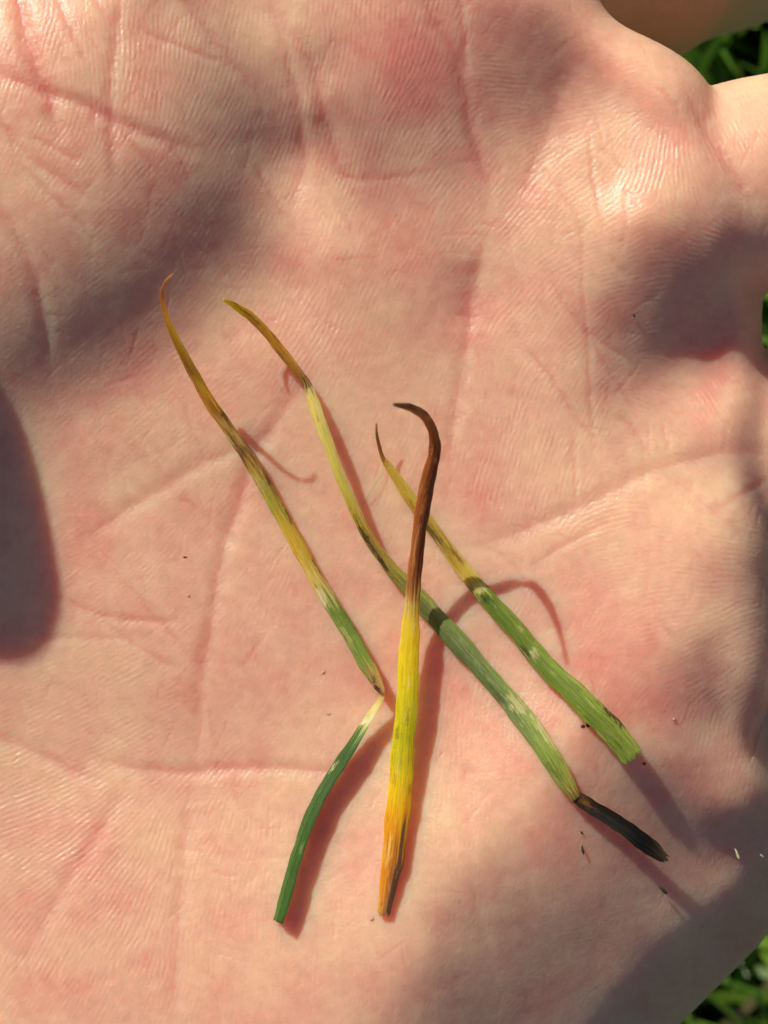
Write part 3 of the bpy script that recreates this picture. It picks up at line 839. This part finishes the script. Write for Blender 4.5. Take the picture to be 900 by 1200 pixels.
Rb = [(0, (.56, .36, .012)), (1.6, (.54, .34, .014)), (2.2, (.40, .25, .04)), (4.6, (.34, .2, .04)), (5.3, DK), (5.6, (.55, .42, .14)), (8, (.56, .5, .12)), (9.5, (.42, .36, .06)), (10.4, (.22, .16, .05)), (11, (.33, .28, .06)), (12, (.17, .20, .07)), (14, (.14, .20, .07)), (15.4, (.18, .23, .08)), (16, (.24, .32, .07)), (17.2, (.26, .31, .07)), (17.6, (.38, .25, .05)), (18, DK)]
sb = [(1.0, -.8, .25, .3, BR, .8), (1.9, 0, .5, .25, BR, .5), (10.2, .5, .5, .35, DK, .8), (10.9, .6, .3, .3, DK, .8), (13.5, 0, .6, .3, (.4, .42, .25), .4), (14.9, -.2, .25, .6, (.6, .55, .33), .7), (14.5, .6, .3, .3, (.09, .08, .05), .5), (15.7, -.8, .4, .25, (.6, .55, .35), .6), (12.3, .3, .4, .4, (.12, .12, .04), .5)]
ribbon('yellow_tip', b_ctrl, 0, 5.45, Lb, Rb, sb, b, 4, bid=3, fold=.6, label='yellow pointed tip')
ribbon('leaf', b_ctrl, 5.45, 18, Lb, Rb, sb, b, 5, bid=3, fold=.4, thick=.22)
b2_ctrl = [(674, 933, 1.0, 15, 0), (690, 944, 1.1, 19, 0), (715, 959, 1.3, 21, 0), (740, 976, 1.5, 23, 0), (762, 993, 1.7, 22, 0), (779, 1007, 1.8, 15, 0)]
ribbon('blackened_end', b2_ctrl, 0, 5, [(0, BR), (.7, (.10, .05, .02)), (1.5, (.022, .014, .008)), (4, (.014, .010, .007)), (4.6, (.12, .075, .03)), (5, (.2, .13, .06))],
       [(0, (.22, .11, .03)), (.8, (.05, .03, .015)), (1.6, (.13, .11, .085)), (3, (.10, .085, .06)), (3.6, (.02, .014, .01)), (5, (.14, .09, .04))],
       [(.8, 0, .4, .3, (.35, .17, .04), .8)], b, 6, bid=4, flecks=0, fold=.45, ragged=(.1, .5), per=40, thick=.3, wob=.05, label='black rotten end')

# blade C: right one, cut square at its lower end
c_ctrl = [(441, 496, 2.6, 3, 0), (442, 512, 2.2, 4, 0), (448, 535, 1.7, 6, 0), (455, 546, 1.5, 11, 0), (475, 575, 1.0, 15, 5), (500, 610, .7, 16, 5), (530, 650, .7, 18, 4), (560, 688, .8, 21, 3), (590, 722, .9, 24, 3), (620, 757, 1.0, 26, 3),
          (650, 790, 1.2, 28, 2), (690, 830, 1.4, 31, 0), (720, 860, 1.7, 33, 0), (743, 888, 2.0, 28, 0)]
c = empty('grass_blade', 0, 0, 'bright green grass blade with a yellow upper half, cut square at its lower right end', 'grass blade', GROUP)
Lcc = [(0, (.55, .34, .2)), (1, (.22, .10, .03)), (2.4, (.28, .14, .04)), (3, (.58, .42, .12)), (4.5, (.6, .44, .08)), (5.2, (.42, .32, .06)), (6, (.42, .32, .06)), (6.6, (.58, .43, .09)), (7, (.52, .44, .12)), (7.3, (.16, .24, .04)), (8, (.19, .25, .045)), (10, (.20, .27, .045)), (13, (.28, .34, .075))]
Rcc = [(0, (.5, .3, .15)), (1, (.18, .08, .03)), (2.4, (.3, .16, .05)), (3, (.52, .36, .08)), (4.5, (.5, .34, .05)), (5.2, (.25, .19, .04)), (6, (.3, .22, .04)), (6.5, (.54, .38, .06)), (7, (.5, .38, .1)), (7.3, (.13, .19, .03)), (8, (.15, .21, .035)), (10, (.16, .225, .038)), (13, (.22, .29, .055))]
sc_ = [(7.05, 0, .15, .9, (.7, .62, .3), .7), (7.35, .3, .15, .5, (.06, .09, .02), .8), (9.25, .1, .15, .5, (.6, .6, .3), .6), (9.05, .7, .2, .3, DK, .6), (6.0, -.5, .3, .3, DK, .5), (5.3, .5, .4, .4, DK, .5), (11.6, -.9, .5, .2, DK, .8)]
ribbon('withered_tip', c_ctrl, 0, 2.9, Lcc, Rcc, sc_, c, 7, bid=5, caps=(1, 0), fold=.35, label='thread-thin curled brown tip')
ribbon('leaf', c_ctrl, 2.9, 13, Lcc, Rcc, sc_, c, 8, bid=5, caps=(0, 1), slim=.9, fold=.35, ragged=(0, .35), thick=.22)

# blade D: stands up off the palm, on top of the others
d_ctrl = [(449, 1071, .7, 15, 15), (457, 1020, 1.0, 25, 18), (464, 960, 1.4, 29, 18), (470, 900, 2.0, 28, 18), (474, 850, 2.5, 27, 15), (477, 800, 2.7, 26, 12), (480, 750, 3.0, 24, 8), (483, 706, 3.4, 18, 5), (487, 655, 4.7, 17, 5), (494, 605, 6.4, 18, 5), (502, 560, 8.6, 17, 5),
          (509, 528, 10.2, 14, 5), (507, 505, 12.2, 12, 5), (497, 487, 15.0, 10, 0), (482, 478, 17.5, 9, 0), (463, 474, 20.0, 4, 0)]
d = empty('grass_blade', 0, 0, 'yellow grass blade with a curled dark brown top, lying across two other blades', 'grass blade', GROUP)
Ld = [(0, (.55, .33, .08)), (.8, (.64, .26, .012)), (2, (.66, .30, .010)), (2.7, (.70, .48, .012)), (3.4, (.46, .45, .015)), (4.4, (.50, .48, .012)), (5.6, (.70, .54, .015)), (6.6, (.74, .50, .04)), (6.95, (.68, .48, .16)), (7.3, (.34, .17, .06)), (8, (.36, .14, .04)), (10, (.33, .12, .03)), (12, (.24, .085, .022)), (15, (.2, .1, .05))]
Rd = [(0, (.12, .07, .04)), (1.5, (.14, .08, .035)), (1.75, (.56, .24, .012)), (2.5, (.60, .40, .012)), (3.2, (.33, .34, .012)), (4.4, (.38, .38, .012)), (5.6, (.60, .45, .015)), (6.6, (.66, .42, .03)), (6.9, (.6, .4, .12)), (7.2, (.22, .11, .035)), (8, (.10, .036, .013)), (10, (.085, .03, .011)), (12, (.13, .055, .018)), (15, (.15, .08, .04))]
sd_ = [(6.95, 0, .1, 1, (.74, .58, .26), .25), (8.2, -.3, .5, .2, (.5, .3, .1), .6), (9.4, .1, .6, .15, (.42, .22, .06), .5), (14.0, .4, .2, .5, DK, .9), (1.4, -.3, .3, .3, (.72, .48, .16), .5)]
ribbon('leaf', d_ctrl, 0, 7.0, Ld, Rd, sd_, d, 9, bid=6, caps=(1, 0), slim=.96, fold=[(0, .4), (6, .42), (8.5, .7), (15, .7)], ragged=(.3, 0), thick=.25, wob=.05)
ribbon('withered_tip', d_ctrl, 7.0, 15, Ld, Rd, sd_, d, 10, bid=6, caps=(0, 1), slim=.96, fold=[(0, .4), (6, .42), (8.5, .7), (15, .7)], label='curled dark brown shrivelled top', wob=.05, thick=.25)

# ------------------------------------------------------------------ specks on the skin
def crumb_mat(name, col, rough=.7):
    def bld(nt, p):
        tc = node(nt, 'ShaderNodeTexCoord'); n = node(nt, 'ShaderNodeTexNoise'); n.inputs['Scale'].default_value = 3000
        nt.links.new(tc.outputs['Object'], n.inputs[0])
        cr = node(nt, 'ShaderNodeValToRGB'); e = cr.color_ramp.elements
        e[0].color = (*[x * .6 for x in col], 1); e[1].color = (*[min(1, x * 1.3) for x in col], 1)
        nt.links.new(n.outputs[0], cr.inputs[0]); nt.links.new(cr.outputs[0], p.inputs['Base Color']); p.inputs['Roughness'].default_value = rough
    return simple_mat(name, bld)
M_SOIL = crumb_mat('dark_soil', (.03, .018, .01)); M_FLAKE = crumb_mat('pale_flake', (.42, .30, .22)); M_LEAFBIT = crumb_mat('leaf_bit', (.45, .5, .25)); M_TAN = crumb_mat('tan_crumb', (.5, .28, .16))

def crumb(name, x, y, l, w, ang, mat, label, cat, group, seed):
    r = np.random.default_rng(seed)
    q = U(x, y, 0); z = skin_z(q[0], q[1]); q = U(x, y, z * PX)
    nu_, nv = 7, 10
    Vc = []
    for i in range(nu_):
        th = math.pi * i / (nu_ - 1)
        for j in range(nv):
            ph = 2 * math.pi * j / nv
            k = 1 + .28 * r.standard_normal()
            Vc.append((math.cos(th) * l / 2 * (1 + .12 * r.standard_normal()), math.sin(th) * math.cos(ph) * w / 2 * k, math.sin(th) * math.sin(ph) * w * .4 * k))
    Vc = np.array(Vc) / PX
    a_ = math.radians(ang); R = np.array(((math.cos(a_), -math.sin(a_), 0), (math.sin(a_), math.cos(a_), 0), (0, 0, 1)))
    Vc = Vc @ R.T + np.array((0, 0, w * .05 / PX))
    qs = [[i * nv + j, (i + 1) * nv + j, (i + 1) * nv + (j + 1) % nv, i * nv + (j + 1) % nv] for i in range(nu_ - 1) for j in range(nv)]
    qs = np.array(qs)
    o = link_obj(name, mesh_from(name, Vc * .001, qs.ravel(), np.arange(len(qs)) * 4), mat, None, label, cat, group)
    o.location = (q[0] * .001, q[1] * .001, z * .001)
    return o
SG = 'dark specks of soil on the palm'; FG = 'pale flakes on the palm'
for i, args in enumerate([
    (683, 851, 5, 4, 20, M_SOIL, 'black soil speck beside the edge of the green square-cut blade', 'soil speck', SG),
    (689, 850, 4.5, 4.5, 60, M_SOIL, 'black soil crumb touching the edge of the green square-cut blade', 'soil speck', SG),
    (683, 996, 10, 3, 100, M_SOIL, 'thin dark speck on bare skin below the kink of the blackened blade', 'soil speck', SG),
    (682, 976, 5, 2, 130, M_SOIL, 'tiny dark fleck just above the thin speck below the blackened blade', 'soil speck', SG),
    (777, 1043, 13, 4, -38, M_SOIL, 'largest dark speck, on the shaded skin beyond the blackened blade end', 'soil speck', SG),
    (755, 895, 4, 3, 0, M_SOIL, 'dark speck just past the square cut end of the green blade', 'soil speck', SG),
    (217, 653, 5, 2, 0, M_SOIL, 'dark hair-thin speck on bare skin left of the leftmost blade', 'soil speck', SG),
    (221, 698, 3.5, 3.5, 0, M_TAN, 'tiny brown dot below the hair-thin speck left of the leftmost blade', 'soil speck', SG),
    (743, 370, 4, 2.5, 110, M_SOIL, 'tiny dark speck on the pad under the middle finger', 'soil speck', SG),
    (864, 1001, 15, 3, -68, M_LEAFBIT, 'pale green leaf fragment on the shaded right edge of the palm', 'leaf fragment', None),
    (893, 1003, 6, 2.5, -40, M_FLAKE, 'whitish flake at the far right edge of the palm', 'flake', FG),
    (379, 788, 4, 3.5, 40, M_TAN, 'tan crumb on skin between the two left blades near the fold', 'crumb', None),
    (385, 837, 5, 2, 10, M_FLAKE, 'pale flake on skin left of the cream fold of the leftmost blade', 'flake', FG),
    (790, 843, 4, 3.5, 50, M_TAN, 'tan crumb on the pink skin right of the green square-cut blade', 'crumb', None),
    (436, 1077, 5, 3, 30, M_TAN, 'brown crumb left of the base of the yellow blade', 'crumb', None),
]):
    crumb('soil_speck' if args[5] is M_SOIL else ('leaf_fragment' if args[5] is M_LEAFBIT else ('flake' if args[5] is M_FLAKE else 'crumb')), *args, seed=100 + i)
# a loose plant fibre beside the thread-thin tip
fp = [(456, 546), (447, 556), (438, 570), (430, 583), (424, 592)]
fv, ff = [], []
for i, (x, y) in enumerate(fp):
    q = U(x, y, 0); z = skin_z(q[0], q[1]) + .12 + .5 * math.sin(math.pi * min(1, (4 - i) / 4)) ; q = U(x, y, z * PX)
    for k in range(5):
        fv.append((q[0] + .035 * math.cos(k * 1.2566), q[1] + .02 * math.sin(k * 1.2566), q[2] + .035 * math.sin(k * 1.2566)))
for i in range(len(fp) - 1):
    for k in range(5):
        ff.append((i * 5 + k, i * 5 + (k + 1) % 5, i * 5 + 5 + (k + 1) % 5, i * 5 + 5 + k))
link_obj('fibre', mesh_from('fibre', np.array(fv) * .001, np.array(ff).ravel(), np.arange(len(ff)) * 4), M_LEAFBIT, None,
         'hair-thin pale fibre on the skin below the thread-thin tip of the green square-cut blade', 'fibre')
print('verts', len(V), 'quads', len(Q), 'ngons', len(ngons))
